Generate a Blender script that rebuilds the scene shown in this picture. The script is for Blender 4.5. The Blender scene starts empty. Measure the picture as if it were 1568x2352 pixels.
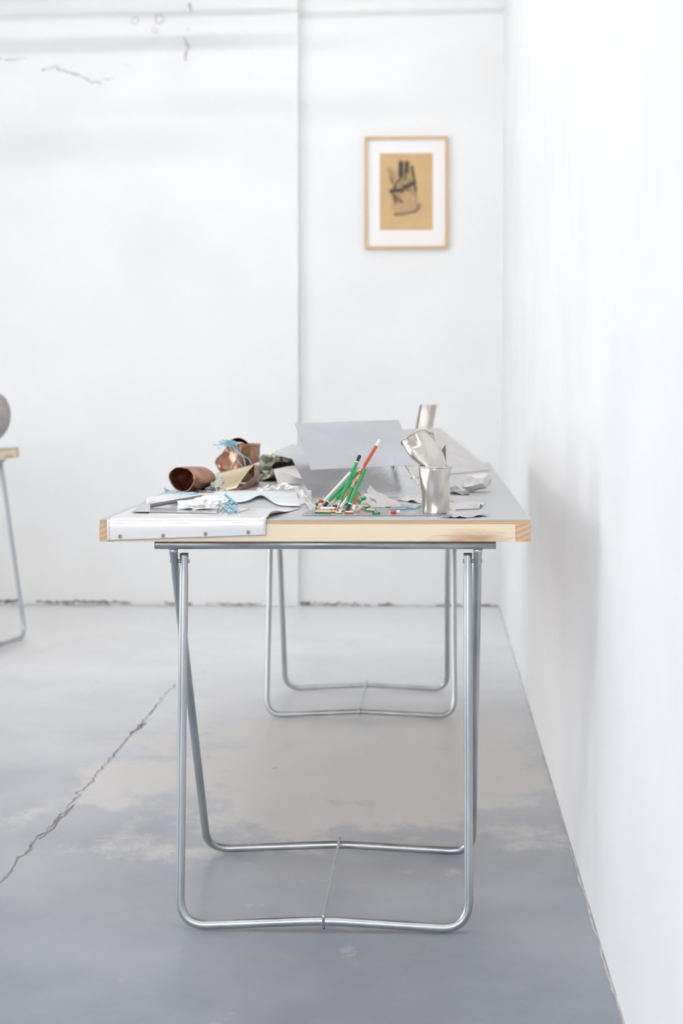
import bpy, bmesh, math, random
import numpy as np
from mathutils import Vector, Matrix, noise

random.seed(7)
SC = bpy.context.scene
COL = SC.collection

# ---------------------------------------------------------------- camera
FPX, VX, VY = 3400.0, 995.0, 887.0      # focal length and vanishing point, 1568 x 2352 frame
HC = 0.989                              # eye height
HT = 0.748                              # table-top height
cam_d = bpy.data.cameras.new('camera')
cam = bpy.data.objects.new('camera', cam_d); COL.objects.link(cam)
cam.location = (0, 0, HC); cam.rotation_euler = (math.pi / 2, 0, 0)
cam_d.sensor_fit = 'AUTO'; cam_d.sensor_width = 36; cam_d.lens = FPX / 2352 * 36
cam_d.shift_x = -(VX - 784) / 2352; cam_d.shift_y = -(1176 - VY) / 2352
cam_d.clip_start = 0.05
cam_d.dof.use_dof = True; cam_d.dof.focus_distance = 2.80; cam_d.dof.aperture_fstop = 4.2
SC.camera = cam

# ---------------------------------------------------------------- world, daylight, exposure
w = bpy.data.worlds.new('world'); SC.world = w; w.use_nodes = True
bg = w.node_tree.nodes['Background']
bg.inputs[0].default_value = (0.95, 0.97, 1.0, 1); bg.inputs[1].default_value = 6.9
SC.view_settings.view_transform = 'Standard'; SC.view_settings.look = 'None'
SC.view_settings.exposure = 0.0; SC.view_settings.gamma = 1.0
SC.view_settings.use_curve_mapping = False
TUBE_POWER = 36.0

# ---------------------------------------------------------------- helpers
def W(px, py, Y):
    return Vector(((px - VX) * Y / FPX, Y, HC - (py - VY) * Y / FPX))
def T(px, py, z=0.0):
    """a point lying z above the table top"""
    Y = (HC - HT - z) * FPX / (py - VY)
    return Vector(((px - VX) * Y / FPX, Y, HT + z))

def obj(name, verts, faces, m=None, parent=None, smooth=False):
    me = bpy.data.meshes.new(name)
    me.from_pydata([tuple(v) for v in verts], [], faces)
    me.update()
    bm = bmesh.new(); bm.from_mesh(me)
    bmesh.ops.recalc_face_normals(bm, faces=bm.faces); bm.to_mesh(me); bm.free()
    if smooth:
        for p in me.polygons: p.use_smooth = True
        if smooth == 'auto':
            me.set_sharp_from_angle(angle=math.radians(38))
    o = bpy.data.objects.new(name, me); COL.objects.link(o)
    if m: me.materials.append(m)
    if parent: o.parent = parent
    return o
def thing(name, label, cat, loc=(0, 0, 0), rz=0, group=None):
    o = bpy.data.objects.new(name, None); COL.objects.link(o)
    o.location = loc; o.rotation_euler = (0, 0, rz); o.empty_display_size = .05
    return tag(o, label, cat, group)
def tag(o, label, cat, group=None):
    o['label'] = label; o['category'] = cat
    if group: o['group'] = group
    return o
def struct(o):
    o['kind'] = 'structure'; return o

def box(x0, x1, y0, y1, z0, z1):
    v = [(x, y, z) for z in (z0, z1) for y in (y0, y1) for x in (x0, x1)]
    f = [(0, 2, 3, 1), (4, 5, 7, 6), (0, 1, 5, 4), (2, 6, 7, 3), (0, 4, 6, 2), (1, 3, 7, 5)]
    return v, f
def join(*vf):
    V, F_ = [], []
    for v, f in vf:
        b = len(V); V += list(v); F_ += [tuple(i + b for i in q) for q in f]
    return V, F_
def bevel_obj(o, w_=.001, seg=2):
    b = o.modifiers.new('bevel', 'BEVEL'); b.width = w_; b.segments = seg; b.limit_method = 'ANGLE'
    return o
def tube(path, r, n=12, caps=True, flat=None):
    """swept round tube; r is a number or one radius per point"""
    P = [Vector(p) for p in path]; k = len(P)
    R = [r] * k if not hasattr(r, '__len__') else list(r)
    t = [(P[min(i + 1, k - 1)] - P[max(i - 1, 0)]).normalized() for i in range(k)]
    a = t[0].orthogonal().normalized(); V, Fc = [], []
    for i in range(k):
        a = (a - t[i] * a.dot(t[i])); a = a.normalized() if a.length > 1e-6 else t[i].orthogonal().normalized()
        b = t[i].cross(a)
        for j in range(n):
            q = 2 * math.pi * j / n
            V.append(P[i] + (a * math.cos(q) + b * math.sin(q)) * R[i])
    for i in range(k - 1):
        for j in range(n):
            Fc.append((i * n + j, i * n + (j + 1) % n, (i + 1) * n + (j + 1) % n, (i + 1) * n + j))
    if caps:
        Fc.append(tuple(range(n))[::-1]); Fc.append(tuple((k - 1) * n + j for j in range(n)))
    return V, Fc
def fillet(pts, rad, seg=8):
    """round the inner corners of a polyline"""
    P = [Vector(p) for p in pts]; out = [P[0]]
    for i in range(1, len(P) - 1):
        r = rad[i] if hasattr(rad, '__len__') else rad
        if r <= 0: out.append(P[i]); continue
        d0 = (P[i - 1] - P[i]).normalized(); d1 = (P[i + 1] - P[i]).normalized()
        a, b = P[i] + d0 * r, P[i] + d1 * r
        for s in range(seg + 1):
            u = s / seg
            out.append(a * (1 - u) ** 2 + P[i] * 2 * u * (1 - u) + b * u * u)
    out.append(P[-1]); return out
def smooth_path(pts, seg=8):
    P = [Vector(p) for p in pts]; out = []
    for i in range(len(P) - 1):
        p0, p1, p2, p3 = P[max(i - 1, 0)], P[i], P[i + 1], P[min(i + 2, len(P) - 1)]
        for s in range(seg):
            u = s / seg
            out.append(.5 * ((2 * p1) + (p2 - p0) * u + (2 * p0 - 5 * p1 + 4 * p2 - p3) * u * u + (3 * p1 - p0 - 3 * p2 + p3) * u ** 3))
    out.append(P[-1]); return out
def slab(fn, nu, nv, th):
    """thin closed sheet from a surface fn(u, v)"""
    G = [[Vector(fn(i / nu, j / nv)) for j in range(nv + 1)] for i in range(nu + 1)]
    V, Fc = [], []
    idx = lambda i, j, s: s * (nu + 1) * (nv + 1) + i * (nv + 1) + j
    N = {}
    for i in range(nu + 1):
        for j in range(nv + 1):
            a = G[min(i + 1, nu)][j] - G[max(i - 1, 0)][j]; b = G[i][min(j + 1, nv)] - G[i][max(j - 1, 0)]
            c = a.cross(b); N[i, j] = c.normalized() if c.length > 1e-12 else Vector((0, 0, 1))
    for s in (0, 1):
        for i in range(nu + 1):
            for j in range(nv + 1):
                V.append(G[i][j] + N[i, j] * (th * (.5 if s else -.5)))
    for i in range(nu):
        for j in range(nv):
            Fc.append((idx(i, j, 1), idx(i + 1, j, 1), idx(i + 1, j + 1, 1), idx(i, j + 1, 1)))
            Fc.append((idx(i, j, 0), idx(i, j + 1, 0), idx(i + 1, j + 1, 0), idx(i + 1, j, 0)))
    rim = [(i, 0) for i in range(nu)] + [(nu, j) for j in range(nv)] + [(i, nv) for i in range(nu, 0, -1)] + [(0, j) for j in range(nv, 0, -1)]
    for k in range(len(rim)):
        a, b = rim[k], rim[(k + 1) % len(rim)]
        Fc.append((idx(*a, 0), idx(*b, 0), idx(*b, 1), idx(*a, 1)))
    return V, Fc
def creases(n, amp, freq, seed):
    """a sum of random straight folds: what crumpled foil does"""
    R = random.Random(seed); L = []
    for _ in range(n):
        q = R.uniform(0, math.pi * 2); f = freq * R.uniform(.6, 1.6)
        L.append((math.cos(q) * f, math.sin(q) * f, R.uniform(0, 1), amp * R.uniform(.5, 1.2) / n * 2))
    def h(u, v):
        s = 0
        for a, b, c, k in L:
            x = (a * u + b * v + c) % 1.0
            s += k * (abs(x - .5) * 4 - 1)
        return s
    return h
def patch(c00, c10, c11, c01, amp=0.0, n=5, freq=1.6, seed=0, curl=None):
    """bilinear sheet between four corners, crumpled along its normal"""
    c00, c10, c11, c01 = map(Vector, (c00, c10, c11, c01))
    nrm = (c10 - c00).cross(c01 - c00).normalized()
    if nrm.z < 0: nrm.negate()
    h = creases(n, amp, freq, seed)
    def fn(u, v):
        p = c00 * (1 - u) * (1 - v) + c10 * u * (1 - v) + c11 * u * v + c01 * (1 - u) * v
        if amp: p = p + nrm * h(u, v)
        if curl: p = p + Vector(curl(u, v))
        p.z = max(p.z, HT + .0012) if p.z < HT + .05 else p.z
        return p
    return fn
def ball(sx, sy, sz, amp, nfold, seed, sub=4, floor=-1e9):
    """crumpled lump"""
    bm = bmesh.new(); bmesh.ops.create_icosphere(bm, subdivisions=sub, radius=1)
    R = random.Random(seed)
    pl = [(Vector((R.gauss(0, 1), R.gauss(0, 1), R.gauss(0, 1))).normalized(), R.uniform(1.0, 2.4), R.uniform(0, 1), R.uniform(.5, 1.2)) for _ in range(nfold)]
    for v in bm.verts:
        d = v.co.copy(); s = 1.0
        for nv, f, c, k in pl:
            x = (nv.dot(d) * f + c) % 1.0
            s += amp * k * (abs(x - .5) * 4 - 1)
        p = d * s
        v.co = (p.x * sx, p.y * sy, max(p.z * sz, floor))
    V = [v.co.copy() for v in bm.verts]; bm.verts.index_update()
    Fc = [tuple(v.index for v in f.verts) for f in bm.faces]; bm.free()
    return V, Fc

# ---------------------------------------------------------------- materials
def mat(name, col, rough=.5, metal=0., col2=None, scale=20., lo=.4, hi=.6, bump=0., bscale=60., stretch=None, rvar=0., detail=4., spec=None):
    m = bpy.data.materials.new(name); m.use_nodes = True
    nt = m.node_tree; b = nt.nodes['Principled BSDF']
    b.inputs['Base Color'].default_value = (*col, 1); b.inputs['Roughness'].default_value = rough; b.inputs['Metallic'].default_value = metal
    if spec is not None: b.inputs['Specular IOR Level'].default_value = spec
    tc = nt.nodes.new('ShaderNodeTexCoord'); src = tc.outputs['Object']
    if stretch:
        mp = nt.nodes.new('ShaderNodeMapping'); mp.inputs['Scale'].default_value = stretch
        nt.links.new(src, mp.inputs[0]); src = mp.outputs[0]
    if col2 is not None or rvar:
        n = nt.nodes.new('ShaderNodeTexNoise'); n.inputs['Scale'].default_value = scale; n.inputs['Detail'].default_value = detail
        nt.links.new(src, n.inputs['Vector'])
        if col2 is not None:
            r = nt.nodes.new('ShaderNodeValToRGB'); r.color_ramp.elements[0].position = lo; r.color_ramp.elements[1].position = hi
            r.color_ramp.elements[0].color = (*col, 1); r.color_ramp.elements[1].color = (*col2, 1)
            nt.links.new(n.outputs['Fac'], r.inputs[0]); nt.links.new(r.outputs[0], b.inputs['Base Color'])
        if rvar:
            mr = nt.nodes.new('ShaderNodeMapRange'); mr.inputs[1].default_value = .3; mr.inputs[2].default_value = .7
            mr.inputs[3].default_value = max(.03, rough - rvar); mr.inputs[4].default_value = rough + rvar
            nt.links.new(n.outputs['Fac'], mr.inputs[0]); nt.links.new(mr.outputs[0], b.inputs['Roughness'])
    if bump:
        n2 = nt.nodes.new('ShaderNodeTexNoise'); n2.inputs['Scale'].default_value = bscale; n2.inputs['Detail'].default_value = 5
        nt.links.new(src, n2.inputs['Vector'])
        bp = nt.nodes.new('ShaderNodeBump'); bp.inputs['Strength'].default_value = bump; bp.inputs['Distance'].default_value = .01
        nt.links.new(n2.outputs['Fac'], bp.inputs['Height']); nt.links.new(bp.outputs[0], b.inputs['Normal'])
    return m

def wood_mat(name, a, b_, axis_scale, rings=14., rot=None, knot=None):
    m = bpy.data.materials.new(name); m.use_nodes = True; nt = m.node_tree; p = nt.nodes['Principled BSDF']
    p.inputs['Roughness'].default_value = .5
    tc = nt.nodes.new('ShaderNodeTexCoord'); mp = nt.nodes.new('ShaderNodeMapping'); mp.inputs['Scale'].default_value = axis_scale
    nt.links.new(tc.outputs['Object'], mp.inputs[0])
    wv = nt.nodes.new('ShaderNodeTexWave'); wv.wave_type = 'BANDS'; wv.bands_direction = 'Z'
    wv.inputs['Scale'].default_value = rings; wv.inputs['Distortion'].default_value = 2.2; wv.inputs['Detail'].default_value = 3; wv.inputs['Detail Scale'].default_value = 1.2
    nt.links.new(mp.outputs[0], wv.inputs['Vector'])
    r = nt.nodes.new('ShaderNodeValToRGB'); r.color_ramp.elements[0].color = (*a, 1); r.color_ramp.elements[1].color = (*b_, 1)
    r.color_ramp.elements[0].position = .1
    nt.links.new(wv.outputs['Fac'], r.inputs[0]); out = r.outputs[0]
    if rot: mp.inputs['Rotation'].default_value = rot
    if knot:
        m2 = nt.nodes.new('ShaderNodeMapping'); m2.inputs['Location'].default_value = (-knot[0] * 9, 0, -knot[1] * 42); m2.inputs['Scale'].default_value = (9, 0, 42)
        nt.links.new(tc.outputs['Object'], m2.inputs[0])
        ln = nt.nodes.new('ShaderNodeVectorMath'); ln.operation = 'LENGTH'; nt.links.new(m2.outputs[0], ln.inputs[0])
        nn = nt.nodes.new('ShaderNodeTexNoise'); nn.inputs['Scale'].default_value = 2.2; nn.inputs['Detail'].default_value = 5; m3 = nt.nodes.new('ShaderNodeMapping'); m3.inputs['Scale'].default_value = (12, 1, 120)
        nt.links.new(tc.outputs['Object'], m3.inputs[0]); nt.links.new(m3.outputs[0], nn.inputs['Vector'])
        sb = nt.nodes.new('ShaderNodeMath'); sb.operation = 'SUBTRACT'; nt.links.new(nn.outputs['Fac'], sb.inputs[0]); nt.links.new(ln.outputs['Value'], sb.inputs[1])
        mr = nt.nodes.new('ShaderNodeMapRange'); mr.inputs[1].default_value = -.25; mr.inputs[2].default_value = .45; mr.inputs[4].default_value = .8
        nt.links.new(sb.outputs[0], mr.inputs[0])
        mx = nt.nodes.new('ShaderNodeMix'); mx.data_type = 'RGBA'; mx.inputs[7].default_value = (.44, .22, .08, 1)
        nt.links.new(mr.outputs[0], mx.inputs[0]); nt.links.new(out, mx.inputs[6]); out = mx.outputs[2]
    nt.links.new(out, p.inputs['Base Color'])
    return m

def floor_mat():
    m = bpy.data.materials.new('painted_concrete'); m.use_nodes = True; nt = m.node_tree; L = nt.links.new
    p = nt.nodes['Principled BSDF']; tc = nt.nodes.new('ShaderNodeTexCoord')
    def nz(s, d=5, rough=.6, st=None):
        n = nt.nodes.new('ShaderNodeTexNoise'); n.inputs['Scale'].default_value = s; n.inputs['Detail'].default_value = d; n.inputs['Roughness'].default_value = rough
        if st:
            mp = nt.nodes.new('ShaderNodeMapping'); mp.inputs['Scale'].default_value = st; L(tc.outputs['Object'], mp.inputs[0]); L(mp.outputs[0], n.inputs['Vector'])
        else: L(tc.outputs['Object'], n.inputs['Vector'])
        return n
    def ramp(src, lo, hi, c0=(0, 0, 0), c1=(1, 1, 1)):
        r = nt.nodes.new('ShaderNodeValToRGB'); r.color_ramp.elements[0].position = lo; r.color_ramp.elements[1].position = hi
        r.color_ramp.elements[0].color = (*c0, 1); r.color_ramp.elements[1].color = (*c1, 1); L(src, r.inputs[0]); return r
    def mix(fac, a, b):
        x = nt.nodes.new('ShaderNodeMix'); x.data_type = 'RGBA'; L(fac, x.inputs[0]); L(a, x.inputs[6])
        if isinstance(b, tuple): x.inputs[7].default_value = (*b, 1)
        else: L(b, x.inputs[7])
        return x
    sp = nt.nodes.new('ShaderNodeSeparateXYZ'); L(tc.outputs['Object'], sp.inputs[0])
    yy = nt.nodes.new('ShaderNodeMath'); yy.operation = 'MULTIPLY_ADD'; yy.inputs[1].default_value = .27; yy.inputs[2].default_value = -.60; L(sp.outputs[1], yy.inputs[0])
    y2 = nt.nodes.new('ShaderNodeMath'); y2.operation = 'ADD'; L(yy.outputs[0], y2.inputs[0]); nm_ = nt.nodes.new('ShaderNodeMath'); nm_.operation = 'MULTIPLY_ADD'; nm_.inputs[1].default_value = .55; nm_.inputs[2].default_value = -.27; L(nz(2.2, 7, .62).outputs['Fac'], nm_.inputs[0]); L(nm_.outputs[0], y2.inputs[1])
    base = ramp(y2.outputs[0], .0, 1.0, (.245, .262, .308), (.80, .80, .80))    # blue grey paint; light falling off towards the camera put into the colour
    # worn patch of bare pale concrete under the table
    vm = nt.nodes.new('ShaderNodeVectorMath'); vm.operation = 'DISTANCE'; vm.inputs[1].default_value = (-.22, 3.85, 0)
    L(tc.outputs['Object'], vm.inputs[0])
    ad = nt.nodes.new('ShaderNodeMath'); ad.operation = 'MULTIPLY_ADD'; ad.inputs[1].default_value = -.42; ad.inputs[2].default_value = .34
    L(vm.outputs['Value'], ad.inputs[0])
    cl = nt.nodes.new('ShaderNodeMath'); cl.operation = 'MAXIMUM'; cl.inputs[1].default_value = -.085; L(ad.outputs[0], cl.inputs[0])
    nn = nz(4.5, 8, .68, (1, .8, 1)); sm = nt.nodes.new('ShaderNodeMath'); sm.operation = 'ADD'; L(nn.outputs['Fac'], sm.inputs[0]); L(cl.outputs[0], sm.inputs[1])
    worn = ramp(sm.outputs[0], .535, .64, (0, 0, 0), (.75,) * 3)
    c1 = mix(worn.outputs[0], base.outputs[0], (.64, .62, .595))
    spots = ramp(nz(26, 3).outputs['Fac'], .70, .76)
    c2 = mix(spots.outputs[0], c1.outputs[2], (.30, .29, .285))
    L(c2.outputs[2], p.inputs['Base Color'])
    rr = ramp(nz(7, 4).outputs['Fac'], .3, .7, (.30,) * 3, (.40,) * 3); L(rr.outputs[0], p.inputs['Roughness'])
    bp = nt.nodes.new('ShaderNodeBump'); bp.inputs['Strength'].default_value = .10; bp.inputs['Distance'].default_value = .003
    b2 = nz(14, 8, .65); L(b2.outputs['Fac'], bp.inputs['Height']); L(bp.outputs[0], p.inputs['Normal'])
    return m

def film_mat(name, col, alpha, rough=.12):
    m = mat(name, col, rough); p = m.node_tree.nodes['Principled BSDF']; p.inputs['Alpha'].default_value = alpha
    return m

M = dict(
    wall=mat('white_plaster', (.84, .84, .835), .8, col2=(.79, .785, .775), scale=1.7, lo=.45, hi=.75, bump=.28, bscale=9, detail=6),
    wallside=mat('white_plaster_side', (.87, .87, .87), .75, col2=(.84, .84, .84), scale=2.5, bump=.16, bscale=14),
    grey_wall=mat('grey_contrast_wall', (.17, .17, .175), .7),  # unseen wall made dark to give the metals contrasting reflections
    ceil=mat('ceiling_white', (.85, .85, .85), .9),
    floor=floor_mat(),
    crack=mat('dark_crack', (.20, .185, .175), .9, col2=(.36, .34, .33), scale=30),
    wall_crack=mat('plaster_crack', (.36, .34, .32), .9, col2=(.6, .58, .56), scale=30),
    stain=mat('faint_stain', (.66, .64, .62), .9, col2=(.5, .48, .46), scale=25),
    steel=mat('zinc_plated_steel', (.42, .44, .455), .36, .9, col2=(.52, .54, .55), scale=14, rvar=.09, stretch=(1, 1, .15)),
    capb=mat('plastic_end_cap', (.035, .03, .06), .5),
    bolt=mat('bolt_steel', (.42, .42, .43), .35, 1.),
    lino=mat('grey_linoleum', (.47, .47, .475), .38, col2=(.50, .50, .50), scale=8, rvar=.06),
    ply=wood_mat('plywood_edge', (.56, .36, .19), (.66, .45, .26), (2, 2, 30), 3),
    pine=wood_mat('pine_long_grain', (.90, .76, .58), (.83, .66, .475), (.6, .6, 22), 5.5, knot=(.675, .713)),
    pine_end=wood_mat('pine_end_grain', (.68, .48, .30), (.55, .36, .21), (8, .3, 12), 3, rot=(0, .55, 0)),
    alu=mat('aluminium_sheet', (.55, .55, .57), .24, 1., col2=(.62, .62, .635), scale=9, rvar=.06, bump=.015, bscale=5, stretch=(.4, 1, 2.2)),
    alu_b=mat('aluminium_bright', (.66, .66, .65), .22, 1., rvar=.08, scale=6),
    foil=mat('silver_foil', (.86, .85, .84), .24, 1.),
    foilw=mat('white_foil', (.93, .92, .91), .32, .75),
    tin=mat('dull_tin', (.46, .43, .395), .34, .95, col2=(.70, .67, .625), scale=38, lo=.36, hi=.62, rvar=.08, stretch=(1, 1, .28)),  # vertical streaks in the colour imitate dark reflections
    grey=mat('grey_paper_metal', (.60, .58, .57), .42, .55, col2=(.66, .64, .63), scale=30),
    papr=mat('pale_grey_paper', (.60, .575, .555), .5, .3),
    dgrey=mat('dark_sheet_underside', (.16, .14, .14), .4, .8),
    copper=mat('brown_copper', (.50, .285, .205), .42, 1., col2=(.30, .155, .105), scale=38, lo=.35, hi=.7, rvar=.1, bump=.12, bscale=60),
    copper_b=mat('bright_copper', (.80, .43, .27), .22, 1., col2=(.60, .29, .17), scale=18, rvar=.06),
    copper_m=mat('mottled_copper', (.46, .235, .155), .30, 1., col2=(.20, .095, .06), scale=24, lo=.4, hi=.65, rvar=.08),
    brass=mat('polished_brass', (.80, .66, .42), .13, 1., col2=(.76, .60, .36), scale=10),
    olive=mat('grey_green_metal', (.44, .45, .39), .25, 1., col2=(.20, .19, .155), scale=16, lo=.4, hi=.6),
    green_scrap=mat('pale_green_sheet', (.50, .56, .45), .45, .4),
    film=film_mat('pale_blue_film', (.93, .965, .975), .82, .45),
    clear=film_mat('clear_film', (.62, .62, .63), .42, .06),
    string=mat('blue_string', (.22, .50, .62), .8, col2=(.40, .66, .76), scale=160),
    wire_blue=mat('blue_wire', (.09, .42, .58), .4),
    wire=mat('bright_wire', (.66, .64, .60), .3, 1.),
    p_green=mat('green_lacquer', (.015, .33, .09), .28), p_red=mat('red_lacquer', (.60, .075, .035), .3),
    p_white=mat('white_lacquer', (.84, .82, .79), .32), p_black=mat('black_lacquer', (.018, .018, .022), .3),
    p_grey=mat('grey_lacquer', (.15, .14, .135), .5), p_wood=mat('pencil_wood', (.72, .50, .33), .6, col2=(.79, .60, .43), scale=260),
    lead=mat('graphite', (.06, .06, .065), .4, .3),
    frame=wood_mat('oak_frame', (.60, .40, .21), (.69, .48, .27), (12, 12, 12), 1.5),
    mat_board=mat('mat_board', (.86, .84, .83), .8), felt=mat('grey_vessel', (.34, .32, .305), .85, col2=(.40, .38, .36), scale=30, bump=.2, bscale=120),
    housing=mat('white_enamel', (.8, .8, .8), .4), shadow_pipe=mat('shadow_pipe_paint', (.6, .6, .6), .5),
    satin=mat('satin_white_metal', (.74, .73, .72), .36, .6),
    hole=mat('hole_wood_showing', (.33, .22, .16), .7), hole_rim=mat('torn_rim', (.5, .48, .47), .35, .9),
)
em = bpy.data.materials.new('tube_light'); em.use_nodes = True
pb = em.node_tree.nodes['Principled BSDF']; pb.inputs['Base Color'].default_value = (.9, .9, .9, 1)
pb.inputs['Emission Color'].default_value = (1.0, .975, .945, 1); pb.inputs['Emission Strength'].default_value = TUBE_POWER

# ---------------------------------------------------------------- the room
XR, XL, YF, ZC = .297, -4.6, -2.6, 3.35
LEAN = .0075
YB = lambda x: 6.645 + (XR - x) * .04
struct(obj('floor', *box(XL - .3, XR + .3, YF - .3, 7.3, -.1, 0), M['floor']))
struct(obj('ceiling', *box(XL - .3, XR + .5, YF - .3, 7.3, ZC, ZC + .12), M['ceil']))
# right wall, leaning a touch outwards
xt = XR + LEAN * ZC
struct(obj('wall_right', [(XR, YF, 0), (XR + .25, YF, 0), (XR, 7.2, 0), (XR + .25, 7.2, 0), (xt, YF, ZC), (xt + .25, YF, ZC), (xt, 7.2, ZC), (xt + .25, 7.2, ZC)],
       [(0, 2, 3, 1), (4, 5, 7, 6), (0, 1, 5, 4), (2, 6, 7, 3), (0, 4, 6, 2), (1, 3, 7, 5)], M['wallside']))
# back wall: three planes of plaster, each a little proud of the next
def wall_prism(x0, x1, off):
    V = [(x0, YB(x0) - off, 0), (x1, YB(x1) - off, 0), (x1, YB(x1) + .3, 0), (x0, YB(x0) + .3, 0)]
    V += [(a, b, ZC) for a, b, _ in V]
    return V, [(0, 1, 2, 3), (7, 6, 5, 4), (0, 4, 5, 1), (1, 5, 6, 2), (2, 6, 7, 3), (3, 7, 4, 0)]
wb = struct(obj('wall_back', *wall_prism(XL - .3, XR + .2, 0), M['wall']))
obj('plaster_face', *wall_prism(-1.13, -.607, .035), M['wall'], wb)
obj('plaster_face', *wall_prism(XL - .3, -1.110, .0360), M['wall'], wb)

def ribbon(px_path, wid, y_of, lift=.002, seed=1):
    """ragged crack on the back wall, along x-z points"""
    R = random.Random(seed); V, Fc = [], []
    pts = []
    for (a, b) in zip(px_path[:-1], px_path[1:]):
        n = max(2, int(math.hypot(b[0] - a[0], b[1] - a[1]) / .012))
        for s in range(n):
            u = s / n; pts.append((a[0] + (b[0] - a[0]) * u + R.gauss(0, .003), a[1] + (b[1] - a[1]) * u + R.gauss(0, .003)))
    pts.append(px_path[-1])
    return pts, R
def wall_crack(px, wid, seed):
    P = []
    for (x, y) in px:
        Y0 = 6.66; X = (x - VX) * Y0 / FPX; P.append((X, HC - (y - VY) * Y0 / FPX))
    pts, R = ribbon(P, wid, None, seed=seed); V, Fc = [], []
    for i, (x, z) in enumerate(pts):
        a, b = pts[max(i - 1, 0)], pts[min(i + 1, len(pts) - 1)]
        d = Vector((b[0] - a[0], b[1] - a[1])).normalized(); n = Vector((-d.y, d.x))
        ww = wid * R.uniform(.15, 1.0)
        off = .037 if x < -1.1105 else (.035 if x < -.607 else 0)
        for s in (-1, 1):
            xx, zz = x + n.x * ww * s, z + n.y * ww * s
            V.append((xx, YB(xx) - off - .0012, zz))
    for i in range(len(pts) - 1): Fc.append((2 * i, 2 * i + 1, 2 * i + 3, 2 * i + 2))
    return V, Fc
for px, wd, sd in [([(-10, 131), (20, 133), (56, 131)], .0045, 1), ([(88, 158), (126, 149), (150, 163), (186, 172), (210, 186), (232, 189)], .004, 2),
                   ([(230, 181), (258, 179)], .003, 3), ([(434, 8), (438, 26)], .008, 4), ([(424, 84), (430, 108), (425, 138)], .008, 5), ([(431, 60), (433, 70)], .006, 6),
                   ([(283, 147), (300, 152)], .003, 7)]:
    obj('crack', *wall_crack(px, wd, sd), M['wall_crack'] if sd in (1, 2, 4, 5) else M['stain'], wb)
for (px, py, r, sd) in [(365, 42, 12, 1), (308, 46, 9, 2), (355, 68, 7, 5)]:   # faint round stains high on the wall
    R = random.Random(sd); c = []
    for k in range(18):
        q = k / 18 * 2 * math.pi; rr = r * R.uniform(.75, 1.1)
        for f in (.72, 1.0): c.append((px + rr * f * math.cos(q), py + rr * f * 1.1 * math.sin(q)))
    V = []
    for x, y in c:
        X = (x - VX) * 6.66 / FPX; V.append((X, YB(X) - .0385, HC - (y - VY) * 6.66 / FPX))
    obj('stain_ring', V, [(2 * k, 2 * k + 1, (2 * k + 3) % 36, (2 * k + 2) % 36) for k in range(18)], M['stain'], wb)

for (x0, x1, wd, sd) in [(-60, 45, .010, 21), (78, 300, .009, 22), (380, 440, .006, 25), (470, 600, .005, 23), (690, 712, .012, 26), (715, 850, .005, 24), (870, 905, .009, 27), (1000, 1060, .006, 28), (1080, 1140, .009, 29)]:
    yb = lambda x: 1383.5 + x * .0068
    obj('wall_foot_gap', *wall_crack([(x0, yb(x0)), ((x0 + x1) / 2, yb((x0 + x1) / 2)), (x1, yb(x1))], wd, sd), M['crack'], wb)
fl = bpy.data.objects['floor']
def floor_ribbon(pts_in, wid, seed, step=.02, jit=.004):
    R = random.Random(seed); pts = []
    for a, b in zip(pts_in[:-1], pts_in[1:]):
        n = max(2, int(math.hypot(b[0] - a[0], b[1] - a[1]) / step))
        for s in range(n):
            u = s / n; pts.append((a[0] + (b[0] - a[0]) * u + R.gauss(0, jit), a[1] + (b[1] - a[1]) * u + R.gauss(0, jit)))
    pts.append(pts_in[-1]); V, Fc = [], []
    for i, (x, y) in enumerate(pts):
        a, b = pts[max(i - 1, 0)], pts[min(i + 1, len(pts) - 1)]
        d = Vector((b[0] - a[0], b[1] - a[1])).normalized(); n = Vector((-d.y, d.x)); ww = wid * R.uniform(.1, 1)
        for s in (-1, 1): V.append((x + n.x * ww * s, y + n.y * ww * s, .0008))
    return V, [(2 * i, 2 * i + 1, 2 * i + 3, 2 * i + 2) for i in range(len(pts) - 1)]
def G(px, py):
    Y = HC * FPX / (py - VY); return ((px - VX) * Y / FPX, Y)
obj('floor_crack', *floor_ribbon([G(-60, 2110), G(0, 2030), G(60, 1957), G(115, 1895), G(160, 1848), G(205, 1800), G(245, 1752), G(285, 1708), G(330, 1655), G(400, 1572)], .0036, 3), M['crack'], fl)
obj('floor_crack', *floor_ribbon([G(300, 1685), G(318, 1672), G(330, 1662)], .012, 4, jit=.006), M['crack'], fl)
obj('floor_crack', *floor_ribbon([G(95, 1925), G(140, 1880), G(170, 1848)], .004, 5), M['crack'], fl)
# the ragged dark gap where the back wall meets the floor
for (a, b, off, sd, wd) in [(XL, -1.2, .040, 11, .012), (-1.2, -.62, .038, 12, .008), (-.60, XR, .002, 13, .010)]:
    obj('floor_gap', *floor_ribbon([(a, YB(a) - off - .006), (b, YB(b) - off - .006)], wd, sd, .03, .004), M['crack'], fl)
obj('floor_gap', *floor_ribbon([(XR - .003, 6.6), (XR - .003, 2.0)], .003, 14, .03, .0015), M['stain'], fl)

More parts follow.
